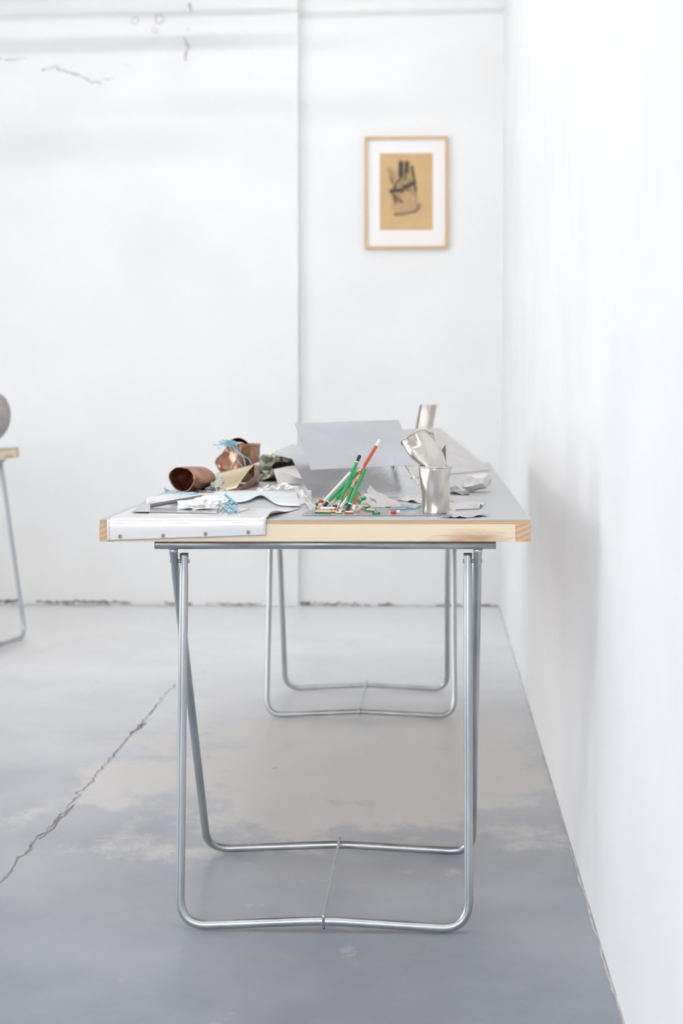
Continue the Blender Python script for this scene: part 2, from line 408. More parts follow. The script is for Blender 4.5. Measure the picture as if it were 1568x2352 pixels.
# walls behind and beside the camera, with tall windows letting in the daylight
def pierced(axis, pos, a0, a1, holes, th):
    parts = []; xs = [a0]
    for (h0, h1, z0, z1) in holes:
        parts.append((xs[-1], h0, 0, ZC)); parts.append((h0, h1, 0, z0)); parts.append((h0, h1, z1, ZC)); xs.append(h1)
    parts.append((xs[-1], a1, 0, ZC))
    return join(*[box(p0, p1, pos - th, pos, z0, z1) if axis == 'x' else box(pos - th, pos, p0, p1, z0, z1) for p0, p1, z0, z1 in parts])
holes_f = [(-3.6, -2.0, .7, 3.0), (-1.7, -.1, .7, 3.0)]
holes_l = [(1.5, 2.9, .35, 2.7), (3.2, 4.6, .35, 2.7)]
struct(obj('wall_front', *pierced('x', YF, XL, XR + .3, holes_f, .25), M['grey_wall']))
struct(obj('wall_left', *pierced('y', XL, YF, 7.2, holes_l, .25), M['wallside']))
n = 0
for ax, hs in (('x', holes_f), ('y', holes_l)):
    for (h0, h1, z0, z1) in hs:
        n += 1; d = (YF if ax == 'x' else XL) - .12; bars = []
        for c in (h0 + .03, (h0 + h1) / 2, h1 - .03): bars.append((c - .03, c + .03, z0, z1))
        for c in (z0 + .03, z0 + 1.45, z1 - .03): bars.append((h0, h1, c - .03, c + .03))
        struct(obj('window_%d' % n, *join(*[box(a, b, d - .03, d + .03, c, e) if ax == 'x' else box(d - .03, d + .03, a, b, c, e) for a, b, c, e in bars]), M['housing']))

# ceiling batten lights running across the room, and unseen pipes added to cast shadow bands on the back wall
def batten(y, z, where):
    t = thing('batten_light', 'long white ceiling batten light across the room, ' + where, 'ceiling light', (0, y, z), group='ceiling battens')
    for k, (a, b) in enumerate(((-1.75, -.72), (-.66, .20))):
        obj('housing', *box(a, b, -.05, .05, .03, .09), M['housing'], t)
        obj('tube', *tube([(a + .03, 0, 0), (b - .03, 0, 0)], .02, 12), em, t, True)
        for s in (a + .02, b - .02): obj('holder', *box(s - .012, s + .012, -.014, .014, -.02, .03), M['housing'], t)
        for s in (a + .3, b - .3): obj('bracket', *box(s - .02, s + .02, -.02, .02, .09, ZC - z), M['housing'], t)
    return t
batten(1.75, 3.20, 'over the near end of the work table')
batten(4.85, 3.22, 'over the far end of the work table')
def shadow_pipe(x0, x1, y, z, r):
    o = obj('added_pipe_%d' % (1 + sum(q.name.startswith('added_pipe_') for q in bpy.data.objects)), *tube([(x0, y, z), (x1, y, z)], r, 16), M['shadow_pipe'], None, True)
    return struct(o)
shadow_pipe(XL, .31, 6.38, 2.83, .014); shadow_pipe(XL, .31, 6.38, 2.755, .012)
shadow_pipe(XL, -1.05, 5.75, 2.66, .03); shadow_pipe(-1.05, -.55, 5.75, 2.74, .022); shadow_pipe(XL, -.6, 6.1, 2.75, .022)

# ---------------------------------------------------------------- framed print
t = thing('picture_frame', 'oak framed brown print of a dark hand, hanging on the white back wall', 'picture', (0, 0, 0))
fx0, fx1, fz0, fz1 = -.3086, .0660, 1.606, 2.110
yf = lambda x: YB(x) - .002
t.location = ((fx0 + fx1) / 2, yf((fx0 + fx1) / 2), fz0); t.rotation_euler = (0, 0, -math.atan(.04))
hw, hh = (fx1 - fx0) / 2, fz1 - fz0; fw = .0125; fd = .022
for nm, b in (('frame_side', (-hw, -hw + fw, -fd, 0, 0, hh)), ('frame_side', (hw - fw, hw, -fd, 0, 0, hh)),
              ('frame_rail', (-hw + fw, hw - fw, -fd, 0, hh - fw, hh)), ('frame_rail', (-hw + fw, hw - fw, -fd, 0, 0, fw))):
    bevel_obj(obj(nm, *box(*b), M['frame'], t), .0015)
obj('mat_board', *box(-hw + fw, hw - fw, -.010, -.002, fw, hh - fw), M['mat_board'], t)
# the print: ink density per vertex
def ink(nx, nz):
    A = np.zeros((nx + 1, nz + 1))
    X, Z = np.meshgrid(440 + 725 * np.arange(nx + 1) / nx, 1500 - 1065 * np.arange(nz + 1) / nz, indexing='ij')
    rng = np.random.RandomState(3)
    S = [([(575, 665), (600, 720), (622, 790)], 30, .32), ([(592, 770), (612, 845)], 14, .55), ([(640, 690), (650, 760)], 10, .2),
         ([(728, 565), (722, 740)], 22, .95), ([(745, 590), (740, 760), (705, 805), (660, 850), (640, 920)], 13, .75), ([(768, 580), (772, 790)], 18, .45),
         ([(812, 568), (806, 690)], 22, .95), ([(804, 690), (790, 800)], 14, .6), ([(850, 630), (835, 800)], 12, .28), ([(880, 625), (898, 745)], 14, .85),
         ([(900, 745), (915, 850), (930, 960)], 14, .75), ([(930, 960), (940, 1060)], 10, .4), ([(600, 960), (650, 945), (745, 955)], 22, .85),
         ([(780, 905), (820, 890), (905, 850)], 26, .8), ([(790, 930), (850, 945)], 20, .5), ([(830, 830), (880, 840)], 24, .4), ([(690, 880), (760, 890)], 18, .3),
         ([(605, 950), (645, 1050), (660, 1110)], 20, .6), ([(665, 1050), (740, 1105)], 16, .65), ([(642, 1120), (650, 1275)], 9, .25),
         ([(650, 1282), (760, 1275), (860, 1255), (930, 1240), (975, 1190), (985, 1150)], 13, .62), ([(840, 1060), (860, 1200)], 30, .16), ([(720, 1120), (740, 1240)], 30, .18),
         ([(930, 1100), (960, 1180)], 24, .25), ([(690, 1180), (800, 1230), (930, 1200)], 40, .16), ([(780, 1000), (900, 980)], 40, .14), ([(745, 780), (740, 930)], 34, .42), ([(830, 720), (850, 860)], 36, .3), ([(860, 900), (900, 1000)], 34, .32), ([(670, 900), (700, 1040)], 40, .34), ([(760, 1000), (850, 1120)], 60, .15), ([(680, 1150), (900, 1180)], 60, .2), ([(590, 700), (625, 800)], 30, .25)]
    for pts, wd, k in S:
        wd = wd * 1.55; k = min(1.1, k * 1.15)
        d = np.full(X.shape, 1e9)
        for (ax, az), (bx, bz) in zip(pts[:-1], pts[1:]):
            L2 = (bx - ax) ** 2 + (bz - az) ** 2
            u = np.clip(((X - ax) * (bx - ax) + (Z - az) * (bz - az)) / L2, 0, 1)
            d = np.minimum(d, np.hypot(X - ax - u * (bx - ax), Z - az - u * (bz - az)))
        A = np.maximum(A, k * np.clip(1.3 - d / wd, 0, 1)) + .12 * k * np.clip(1 - d / (wd * 2.4), 0, 1)
    A *= .75 + .45 * rng.rand(*A.shape)
    return np.clip(A, 0, 1)
nx, nz = 96, 140
pw, ph = .1192, .3465; px0 = (933 - 933) / 1.0
pz0 = (571 - 528) / 512.0; pz1 = (571 - 351) / 512.0
V = [(-.1192 + .2384 * i / nx, -.0106, pz0 + (pz1 - pz0) * j / nz) for i in range(nx + 1) for j in range(nz + 1)]
Fc = [(i * (nz + 1) + j, (i + 1) * (nz + 1) + j, (i + 1) * (nz + 1) + j + 1, i * (nz + 1) + j + 1) for i in range(nx) for j in range(nz)]
pr = obj('print_sheet', V, Fc, None, t)
at = pr.data.attributes.new('ink', 'FLOAT', 'POINT'); at.data.foreach_set('value', ink(nx, nz).ravel().astype(np.float32))
pm = mat('brown_print_paper', (.63, .43, .215), .8, col2=(.59, .40, .20), scale=14); nt = pm.node_tree
an = nt.nodes.new('ShaderNodeAttribute'); an.attribute_name = 'ink'
mx = nt.nodes.new('ShaderNodeMix'); mx.data_type = 'RGBA'; mx.inputs[7].default_value = (.055, .042, .035, 1)
b_in = nt.nodes['Principled BSDF'].inputs['Base Color']; src = b_in.links[0].from_socket
nt.links.new(an.outputs['Fac'], mx.inputs[0]); nt.links.new(src, mx.inputs[6]); nt.links.new(mx.outputs[2], b_in)
pr.data.materials.append(pm)

# ---------------------------------------------------------------- work tables
TH = .0402
def work_table(loc, rz, label):
    """local origin: floor below the near left corner; .78 wide, 2.0 long"""
    t = thing('work_table', label, 'table', loc, rz, 'work tables')
    w_, l_ = .780, 2.0; zt = HT
    bevel_obj(obj('table_top', *box(0, w_, 0, l_, zt - .0022, zt), M['lino'], t), .0006)
    obj('plywood_panel', *box(.0006, w_ - .0006, .0006, l_ - .0006, zt - .0085, zt - .0022), M['ply'], t)
    z0, z1 = zt - TH, zt - .0085
    bevel_obj(obj('front_rail', *box(.0275, w_ - .0275, 0, .027, z0, z1), M['pine'], t), .0006)
    bevel_obj(obj('back_rail', *box(.0275, w_ - .0275, l_ - .027, l_, z0, z1), M['pine'], t), .0006)
    bevel_obj(obj('side_rail', *box(0, .0273, 0, l_, z0, z1), M['pine_end'], t), .0006)
    bevel_obj(obj('side_rail', *box(w_ - .0273, w_, 0, l_, z0, z1), M['pine_end'], t), .0006)
    return t
TX, TY = -.6040, 2.677
work_table((TX, TY, 0), 0, 'grey topped pine edged work table littered with metal scraps, in the middle')
work_table((-1.711, 5.093, 0), math.radians(85), 'second grey topped work table cut off by the left picture edge')

RT = .0082
def trestle(label, loc, rz, yo, yi, skew=0.):
    """steel trestle: rail along x, outer frame welded to it with feet at yo, inner frame bolted on with feet at yi"""
    t = thing('trestle', label, 'trestle', loc, rz, 'tubular steel trestles')
    zr = HT - TH - .0093
    rl = obj('top_rail', *tube([(-.312, 0, zr), (.312, 0, zr)], .0090, 18), M['steel'], t, True)
    for s in (-1, 1): obj('end_cap', *tube([(s * .3112, 0, zr), (s * .3128, 0, zr)], .0088, 16), M['capb'], rl, 'auto')
    xo, xi, sh = .2800, .2622, -.0005
    zh = .665; yh = yo * (zr - zh) / zr
    sk = lambda x: -skew * x
    def U(x, ztop, ytop, yf, nm):
        zb = RT
        def kink(q): return Vector((q, yf + sk(q), zb + .013 * (1 - abs(q) / x) ** 1.0))
        pts = [(-x, ytop, ztop)]
        zs = [zh + .009, zh, zh - .03] if nm else [zh + .02, zh, zh - .03]
        line = lambda s, z: Vector((s * x, ytop + (yf + sk(s * x) - ytop) * (ztop - z) / (ztop - zb), z))
        left = [line(-1, ztop)] + [line(-1, z) for z in zs]
        corner = line(-1, zb); r_c = .052
        path = left + [Vector(p) for p in fillet([left[-1], corner, kink(0)], [0, r_c, 0], 10)[1:-1]]
        mid = fillet([path[-1], kink(0), Vector((-path[-1].x, kink(x * .8).y, path[-1].z))], [0, .03, 0], 6)[1:-1]
        right = []
        for p in path[::-1]:
            q = p.copy(); q.x = -p.x; q.y = p.y + (sk(q.x) - sk(p.x)) * (ztop - p.z) / (ztop - zb); right.append(q)
        full = path + mid + right
        rad = []
        for p in full:
            if not nm and p.z > ztop - .004: rad.append(RT * 1.12)
            else: rad.append(RT * (.86 if abs(p.z - zh) < .004 else 1.0))
        return full, rad
    P, R_ = U(xo, zr - .007, 0, yo, False); obj('outer_frame', *tube(P, R_, 16), M['steel'], t, True)
    fo = P[len(P) // 2]
    P, R_ = U(xi, zh + .0135, yh * .8, yi, True); inn = obj('inner_frame', *tube(P, R_, 16), M['steel'], t, True)
    fi = P[len(P) // 2]
    for s in (-1, 1):
        p = P[0] if s < 0 else P[-1]
        obj('end_cap', *tube([p + Vector((0, 0, -.001)), p + Vector((0, 0, .0015))], RT * .98, 14), M['capb'], inn, 'auto')
        obj('hinge_bolt', *tube([(s * (xi - .0090), yh, zh), (s * (xo + .0086), yh, zh)], .0034, 10), M['bolt'], t, 'auto')
    d = (fo - fi).normalized()
    hook = [fi + Vector((0, 0, -.014)), fi + Vector((0, .0, .010)) - d * .0095, fi + Vector((0, 0, .0115)), fi + d * .03 + Vector((0, 0, .0095)),
            fo - d * .02 + Vector((0, 0, .0105)), fo + Vector((0, 0, .0115)), fo + d * .011 + Vector((0, 0, .006)), fo + d * .010 + Vector((0, 0, -.008))]
    obj('stay_rod', *tube(smooth_path(hook, 5), .0026, 10), M['steel'], t, True)
    return t
trestle('near steel tube trestle holding up the front of the middle work table', (-.1985, 2.722, 0), 0, .405, -.040, .036)
trestle('far steel tube trestle under the back of the middle work table', (-.218, 4.566, 0), 0, -.16, .232, .03)
tr = trestle('steel tube trestle under the work table at the left picture edge', (0, 0, 0), 0, -.10, .34)
a = math.radians(85); cx, cy = .45, .055
tr.location = (-1.711 + math.cos(a) * cx - math.sin(a) * cy, 5.093 + math.sin(a) * cx + math.cos(a) * cy, 0); tr.rotation_euler = (0, 0, a)

# round grey vessel on the left table
prof = [(.0, .0), (.034, .0), (.036, .006), (.028, .02), (.030, .036), (.055, .052), (.079, .085), (.0885, .13), (.083, .172), (.066, .202), (.040, .220), (.034, .226), (.030, .224), (.0, .215)]
pr_ = smooth_path([(r, 0, z) for r, z in prof], 4)
V, Fc = [], []; NS = 40
for p in pr_:
    for j in range(NS):
        q = 2 * math.pi * j / NS; V.append((max(p.x, 1e-4) * math.cos(q), max(p.x, 1e-4) * math.sin(q), p.z))
for i in range(len(pr_) - 1):
    for j in range(NS): Fc.append((i * NS + j, i * NS + (j + 1) % NS, (i + 1) * NS + (j + 1) % NS, (i + 1) * NS + j))
v = tag(obj('round_vessel', V, Fc, M['felt'], None, True), 'round grey vessel at the left picture edge, standing on the far table', 'vessel')
c = W(-33, 948, 5.42); v.location = (c.x, c.y, HT)

# ---------------------------------------------------------------- things on the middle table
def put(name, vf, m, label, cat, smooth=False, group=None):
    return tag(obj(name, *vf, M[m] if isinstance(m, str) else m, None, smooth), label, cat, group)

# sheet hanging over the front edge, with four punched holes
t = thing('bent_metal_sheet', 'bright sheet bent over the front left table edge, with four punched holes', 'metal sheet', T(430, 1192))
o0 = t.location.copy()
xa, xb = (247 - VX) * TY / FPX, (611 - VX) * TY / FPX
prof = [(.235, .0012), (.17, .0013), (.10, .0014), (.05, .0016), (.018, .0024), (.004, .0022), (-.0015, .0004), (-.0032, -.004), (-.0036, -.012), (-.0034, -.022), (-.003, -.031), (-.0028, -.0385)]
def hang(u, v):
    k = v * (len(prof) - 1); i = min(int(k), len(prof) - 2); f = k - i
    y = prof[i][0] * (1 - f) + prof[i + 1][0] * f; z = prof[i][1] * (1 - f) + prof[i + 1][1] * f
    dep = max(0., -z)
    z2 = z * (1 - .27 * u) if z < 0 else z
    x = xa + (xb - xa) * u
    x += -.004 * (dep / .0385) * (1 - u) * 0 + .0
    up = max(0., (u - .93) / .07) ** 2
    if y > -.001: z2 += up * .010 * min(1, (y + .001) / .03) * math.exp(-((y - .05) / .06) ** 2); x += y * (.18 if u > .5 else .05) * u
    return (x - o0.x, TY + y - o0.y - .001 + (.0006 * math.sin(u * 17) if z < -.004 else 0), HT + z2 - o0.z)
obj('sheet', *slab(hang, 40, 33, .0005), M['satin'], t, True)
for (px, py, sd) in [(277, 1232, 1), (376, 1230, 2), (473, 1226, 3), (571, 1222, 4)]:
    R = random.Random(sd); V = []; cx, cz = (px - VX) * TY / FPX - o0.x, HC - (py - VY) * TY / FPX - o0.z; n = 16
    for rr in (.0031, .0041):
        for k in range(n):
            q = 2 * math.pi * k / n; r2 = rr * R.uniform(.92, 1.12)
            V.append((cx + r2 * math.cos(q), TY - .0056 - o0.y, cz + r2 * 1.1 * math.sin(q)))
    hl = obj('punched_hole', V[:n], [tuple(range(n))], M['hole'], t)
    obj('torn_rim', [(x, y - .0004, z) for x, y, z in V], [(k, (k + 1) % n, n + (k + 1) % n, n + k) for k in range(n)], M['hole_rim'], hl)

# flat sheets under the crumpled foil
def sheet4(name, cs, m, label, cat, th=.0006, amp=0., seed=0, nu=14, nv=10, curl=None, smooth=False, freq=1.6, n=5):
    return put(name, slab(patch(*cs, amp=amp, seed=seed, curl=curl, freq=freq, n=n), nu, nv, th), m, label, cat, smooth)
sheet4('aluminium_plate', (T(340, 1182, .0025), T(499, 1181, .0025), T(520, 1160, .003), T(360, 1161, .003)), 'grey', 'thin dark edged plate lying lowest under the crumpled foil', 'metal sheet', .0014)
sheet4('acetate_sheet', (T(301, 1175, .0045), T(497, 1179, .0045), T(508, 1152, .006), T(345, 1152, .005)), 'alu', 'thin shiny sheet lying on top of the dark edged plate', 'metal sheet', .0006)
sheet4('film_strip', (T(545, 1181, .002), T(592, 1182, .002), T(588, 1172, .002), T(543, 1172, .002)), 'grey', 'small grey strip on the bent sheet, near its right corner', 'scrap')
# pale blue film
def wav(u, v): return (0, 0, .0035 * max(0, math.sin(u * 9 + v * 2)) * (.3 + .7 * (1 - v)))
def film_fn():
    def edge(u, near):
        px = 336 + (690 - 336) * u
        if near: py = 1158 + 4 * math.sin(u * 7 + 1.) - 15 * math.exp(-((u - .745) / .07) ** 2)
        else: py = 1144 - 12 * min(1, u * 4) - 6 * math.sin(max(0, u) * 3.)
        return T(px, py, .003)
    def fn(u, v):
        p = edge(u, True) * (1 - v) + edge(u, False) * v
        p.z = HT + .003 + .0022 * max(0, math.sin(u * 11 + v * 3)) * (1 - .5 * v) + .003 * math.exp(-((u - .745) / .06) ** 2) * (1 - v); return p
    return fn
put('translucent_film', slab(film_fn(), 48, 8, .0005), 'film', 'pale blue translucent film lying rumpled across the table', 'film', True)
sheet4('brown_paper', (T(350, 1142, .002), T(450, 1140, .002), T(455, 1128, .002), T(385, 1126, .002)), 'papr', 'tan paper scrap under the blue twisted string by the copper cup', 'paper')

# pencils
def pencil_parts(t, L, color, tip=True, cap=None, r=.0036, band=False):
    """along +z from the tip (z = 0) to the end (z = L)"""
    def hexa(z0, z1, r0, r1, n=6, ragged=0):
        V = [(r0 * math.cos(2 * math.pi * k / n), r0 * math.sin(2 * math.pi * k / n), z0 + (ragged if k % 2 else 0)) for k in range(n)]
        V += [(r1 * math.cos(2 * math.pi * k / n), r1 * math.sin(2 * math.pi * k / n), z1) for k in range(n)]
        return V, [tuple(range(n))[::-1], tuple(range(n, 2 * n))] + [(k, (k + 1) % n, n + (k + 1) % n, n + k) for k in range(n)]
    z0 = .017 if tip else 0.; zc = L - (.016 if cap else 0)
    obj('body', *hexa(z0, zc, r * (1 if not tip else 1), r, 6), M[color], t)
    if tip:
        n = 12; rings = [(.0, .0003), (.0035, .00075), (.017, r * .86), (.0195, r * 1.01)]
        V = [(rr * math.cos(2 * math.pi * k / n), rr * math.sin(2 * math.pi * k / n), z + (.0016 if (i == 3 and k % 2) else 0)) for i, (z, rr) in enumerate(rings[1:], 1) for k in range(n)]
        obj('sharpened_wood', V, [(i * n + k, i * n + (k + 1) % n, (i + 1) * n + (k + 1) % n, (i + 1) * n + k) for i in range(2) for k in range(n)] + [tuple(range(n))], M['p_wood'], t)
        obj('lead', *tube([(0, 0, 0), (0, 0, .0037)], [.0002, .0008], 8), M['lead'], t)
    else:
        obj('lead', *tube([(0, 0, -.0005), (0, 0, .002)], .001, 8), M['lead'], t)
    if cap:
        if band: obj('band', *hexa(zc, zc + .002, r * 1.03, r * 1.03), M['p_white'], t)
        ce = obj('cap', *hexa(zc + (.002 if band else 0), L, r * 1.02, r * 1.02), M[cap], t); bevel_obj(ce, .0008, 2)
def pencil(a, b, color, label, tip=True, cap=None, band=False, r=.0036, group='coloured pencils in the heap'):
    """from a (tip end) to b"""
    a, b = Vector(a), Vector(b); d = b - a
    t = thing('pencil', label, 'pencil', a, 0, group)
    t.rotation_mode = 'QUATERNION'; t.rotation_quaternion = d.to_track_quat('Z', 'Y')
    pencil_parts(t, d.length, color, tip, cap, r, band); return t
def B(px, py, Y): return W(px, py, Y)
pencil(B(772, 1173, 2.835), B(826, 1046, 2.880), 'p_green', 'bright green pencil with black top standing point down, tallest green one', cap='p_black', band=True)
pencil(B(838, 1067, 2.925), B(741, 1165, 2.905), 'p_green', 'green pencil leaning point up over the red ones, black end at lower left', cap='p_black', band=True)
pencil(B(756, 1164, 2.915), B(808, 1108, 2.950), 'p_green', 'green pencil point down half hidden behind the tallest green pencil')
pencil(B(838, 1079, 2.872), B(797, 1173, 2.820), 'p_green', 'green pencil at the right front with its black end down', tip=False, cap='p_black', band=True)
pencil(B(817, 1096, 2.885), B(797, 1152, 2.880), 'p_green', 'short green pencil pointing up in the middle of the bundle')
pencil(B(786, 1154, 2.955), B(872, 1011, 3.030), 'p_red', 'long red pencil with white top sticking highest out of the heap', cap='p_white')
pencil(B(829, 1085, 2.905), B(788, 1155, 2.930), 'p_red', 'red pencil pointing up behind the right front green pencil')
pencil(B(803, 1086, 3.030), B(730, 1166, 2.905), 'p_white', 'slim white pencil slanting along the left of the heap', tip=False, r=.0026)
pencil(B(819, 1133, 2.870), B(811, 1172, 2.822), 'p_red', 'short red pencil stub standing on its white end', tip=False, cap='p_white')
pencil(B(800, 1140, 2.900), B(782, 1166, 2.870), 'p_white', 'short white stub under the tall green pencil', tip=False, r=.0032)
pencil(W(487, 1137, 2.915), W(345, 1162, 2.872), 'p_grey', 'plain grey pencil resting on the crumpled foil at the left', r=.0042, group=None)

# broken pencil bits
def bit(px, py, ang, L, color, label, half=False, ends=('w', 'w'), z=.0045, pitch=0., core='p_wood'):
    c = T(px, py, z)
    t = thing('pencil_bit', label, 'pencil bit', c, 0, 'broken pencil bits')
    t.rotation_euler = (0, -pitch, ang); r = .0036; R = random.Random(int(px * 7 + py))
    n = 6; ks = range(n) if not half else range(4)
    prof = [(r * math.cos(math.pi * k / 3), r * math.sin(math.pi * k / 3)) for k in ks]
    if half: prof = [(a_, b_ - r * .35) for a_, b_ in prof]
    m = len(prof); V = []
    for s in (-1, 1):
        for (a_, b_) in prof: V.append((s * L / 2 + R.uniform(-.0022, .0022), a_, b_))
    Fc = [(k, (k + 1) % m, m + (k + 1) % m, m + k) for k in range(m if not half else m - 1)]
    Fc += [tuple(range(m))[::-1], tuple(range(m, 2 * m))]
    if half: Fc.append((m - 1, 0, m, 2 * m - 1))
    obj('painted_shell', V, Fc, M[color], t)
    if half:
        V2 = [(s * (L / 2 - .0005), q * r * .86, -r * .35 - .0007 + dz) for s in (-1, 1) for q in (-1, 1) for dz in (0, .0016)]
        obj('split_wood', V2, [(0, 1, 3, 2), (4, 6, 7, 5), (0, 2, 6, 4), (1, 5, 7, 3), (0, 4, 5, 1), (2, 3, 7, 6)], M[core], t)
        t.rotation_euler = (math.radians(200), -pitch, ang)
    else:
        for s, e in zip((-1, 1), ends):
            if e == 'w':
                q = s * L / 2; V2 = [(q - s * .002 + R.uniform(-.001, .001), a_ * .88, b_ * .88) for a_, b_ in prof] + [(q + s * R.uniform(.002, .004), a_ * .55, b_ * .55) for a_, b_ in prof]
                obj('broken_wood', V2, [(k, (k + 1) % m, m + (k + 1) % m, m + k) for k in range(m)] + [tuple(range(m))[::-1], tuple(range(m, 2 * m))], M[core], t)
            elif e == 'p':
                q = s * L / 2; obj('end_cap', *tube([(q - s * .001, 0, 0), (q + s * .006, 0, 0)], r * 1.03, 6), M['p_white'], t)
            elif e == 'k':
                q = s * L / 2; obj('end_cap', *tube([(q - s * .001, 0, 0), (q + s * .006, 0, 0)], r * 1.03, 6), M['p_black'], t)
    return t
bit(736, 1151, .5, .008, 'p_red', 'small red pencil bit on top at the left of the heap', z=.015)
bit(729, 1158, 2.6, .010, 'p_green', 'small green bit beside the left grey paper scrap', z=.008)
bit(735, 1164, 1.0, .009, 'p_wood', 'dark splintered wood chip below the small red bit', z=.006)
bit(752, 1168, .15, .026, 'p_white', 'white split piece lying left of the tall green pencil', ends=('w', 'w'), z=.006)
bit(742, 1176, -.22, .030, 'p_green', 'split pencil half with green edge and pale wood, nearest at left', half=True)
bit(764, 1169, .3, .012, 'p_red', 'red pencil bit beside the white split piece', z=.005)
bit(765, 1175.5, .0, .014, 'p_red', 'thin red sliver in front of the tall pencil tip', half=True, z=.003)
bit(777, 1178.5, .5, .011, 'p_green', 'tiny green splinter in front of the pencil points', half=True, z=.003)
bit(802, 1177, -.5, .018, 'p_red', 'flat red split piece beside the white pencil end', half=True, z=.004)
bit(793, 1158, .35, .018, 'p_green', 'green stub with white end lying across the middle of the heap', ends=('p', 'w'), z=.008)
bit(769, 1164, .4, .010, 'p_black', 'black pencil end behind the tall pencil tip', z=.006)
bit(824, 1136, 2.0, .012, 'p_green', 'green stub with bare wood end poking up right of the bundle', z=.017, pitch=1.0)
bit(829, 1147, .35, .019, 'p_green', 'green stub tilted up at the right of the bundle', z=.013, pitch=.3)
bit(825, 1156, 1.3, .014, 'p_green', 'green stub standing below the tilted stub', z=.009, pitch=.8)
bit(832, 1163, -.6, .030, 'p_green', 'long green split piece at the right of the heap, pale wood on top', half=True, z=.007)
bit(851, 1172, -.55, .018, 'p_green', 'green split piece ending the heap at the right', half=True, z=.004)
bit(843, 1163, .1, .007, 'p_black', 'black pencil end at the right of the heap', z=.006)
bit(821, 1172, 1.2, .008, 'p_wood', 'pale wood chip beside the white pencil end', z=.005)
bit(864, 1179, .2, .008, 'p_green', 'small dark green chip lying alone on the clear sheet', z=.004, core='lead')
bit(904, 1176, .25, .010, 'p_red', 'red bit with white end lying alone by the blue wire', ends=('w', 'p'), z=.005)
bit(1034, 1151, .2, .008, 'p_wood', 'pale pencil tip right of the tin cup', z=.004)
bit(827, 1166, .1, .007, 'p_white', 'white chip tucked under the green pieces at right', z=.005)
bit(785, 1172, 1.1, .013, 'p_white', 'white sliver just right of the tall pencil tip', half=True, z=.004)
sheet4('clear_sheet', (T(691, 1183.5, .0018), T(1012, 1183.5, .0018), T(985, 1158, .0018), T(716, 1158, .0018)), 'clear', 'clear glossy sheet lying under the pencil heap', 'film', .0007)

# zig-zag folded aluminium sheet
bl, br_ = T(718, 1150, .001), T(963, 1139, .001)
e1 = (br_ - bl); e1.z = 0; Lw = e1.length; e1.normalize(); pb_ = Vector((-e1.y, e1.x, 0))
t = thing('folded_sheet', 'large smooth aluminium sheet folded open behind the pencils, upper leaf overhanging', 'metal sheet', bl)
def leaf(b0, z0, b1, z1, u0, u1, wob, rise=0.):
    def fn(u, v):
        uu = (u0 + (u1 - u0) * u); w_ = math.sin(u * math.pi) * wob + .0012 * math.sin(u * 5 + v * 3)
        return e1 * (uu * Lw) + pb_ * (b0 + (b1 - b0) * v + w_) + Vector((0, 0, z0 + (z1 - z0) * v + rise * u))
    return fn
obj('lower_leaf', *slab(leaf(0, 0, .1067, .092, 0, 1, .001), 20, 12, .0009), M['alu'], t, 'auto')
obj('upper_leaf', *slab(leaf(.0078, .064, .0853, .1605, 0, .99, .0018, .004), 20, 12, .0009), M['alu'], t, 'auto')
obj('fold_tab', *slab(leaf(.1067, .092, .0078, .0645, .93, .97, 0), 3, 6, .0009), M['alu'], t)
# curled wire shavings at its right end
for (pts, lab) in [([W(905, 1083, 3.17), W(908, 1072, 3.175), W(916, 1067, 3.18)], 'short thin curl of wire on the folded sheet'),
                   ([W(913, 1072, 3.12), W(921, 1082, 3.115), W(936, 1085, 3.11), W(948, 1078, 3.12), W(953, 1066, 3.13)], 'curved wire hook hanging below the upper fold by the cup'),
                   ([W(931, 1107, 3.13), W(938, 1115, 3.12), W(949, 1118, 3.12), W(961, 1113, 3.13), W(966, 1108, 3.14)], 'pale curved wire sticking out low beside the tin cup'),
                   ([W(938, 1071, 3.18), W(942, 1069, 3.19), W(936, 1077, 3.19)], 'tiny wire curl near the right fold corner')]:
    put('wire_curl', tube(smooth_path(pts, 8), .0007, 8), 'wire', lab, 'wire', True, 'wire curls')
put('metal_rod', tube([W(931, 1069, 3.22), W(962, 1113, 3.17)], .0022, 10), 'alu_b', 'thin bright rod slanting along the right end of the folded sheet', 'rod', True)

# cups
def cup(H, r0, r1, dent, seed, crush=0., n=56, rings=26, flat=(1, 1)):
    R = random.Random(seed); h = creases(7, 1.0, 1.3, seed); V = []
    def rad(q, s):
        r = r0 + (r1 - r0) * s
        d = noise.noise(Vector((math.cos(q) * 1.4, math.sin(q) * 1.4, s * 2.2 + seed))) * dent
        d += noise.noise(Vector((math.cos(q) * 3, math.sin(q) * 3, s * 4 + seed))) * dent * .35
        if crush: d += crush * h(q / 6.28 * 2, s * .8)
        return r + d
    th = .0007
    for off in (0, -th):
        for i in range(rings + 1):
            s = i / rings
            for k in range(n):
                q = 2 * math.pi * k / n; r = rad(q, s) + off
                V.append((r * math.cos(q) * flat[0], r * math.sin(q) * flat[1], H * s))
    Fc = []
    for b in (0, (rings + 1) * n):
        for i in range(rings):
            for k in range(n): Fc.append((b + i * n + k, b + i * n + (k + 1) % n, b + (i + 1) * n + (k + 1) % n, b + (i + 1) * n + k))
    t0 = rings * n; t1 = (2 * rings + 1) * n
    for k in range(n): Fc.append((t0 + k, t0 + (k + 1) % n, t1 + (k + 1) % n, t1 + k))
    Fc.append(tuple(range(n))[::-1]); Fc.append(tuple((rings + 1) * n + k for k in range(n)))
    rim = [Vector(V[t0 + k]) for k in range(n)]; rim += rim[:2]
    return (V, Fc), tube(rim, .0017, 8, False)
c1, rim = cup(.0885, .0238, .0305, .0036, 4)
t = thing('tin_cup', 'dented tin cup standing upright at the front right of the table', 'cup', T(999, 1180), 0.4)
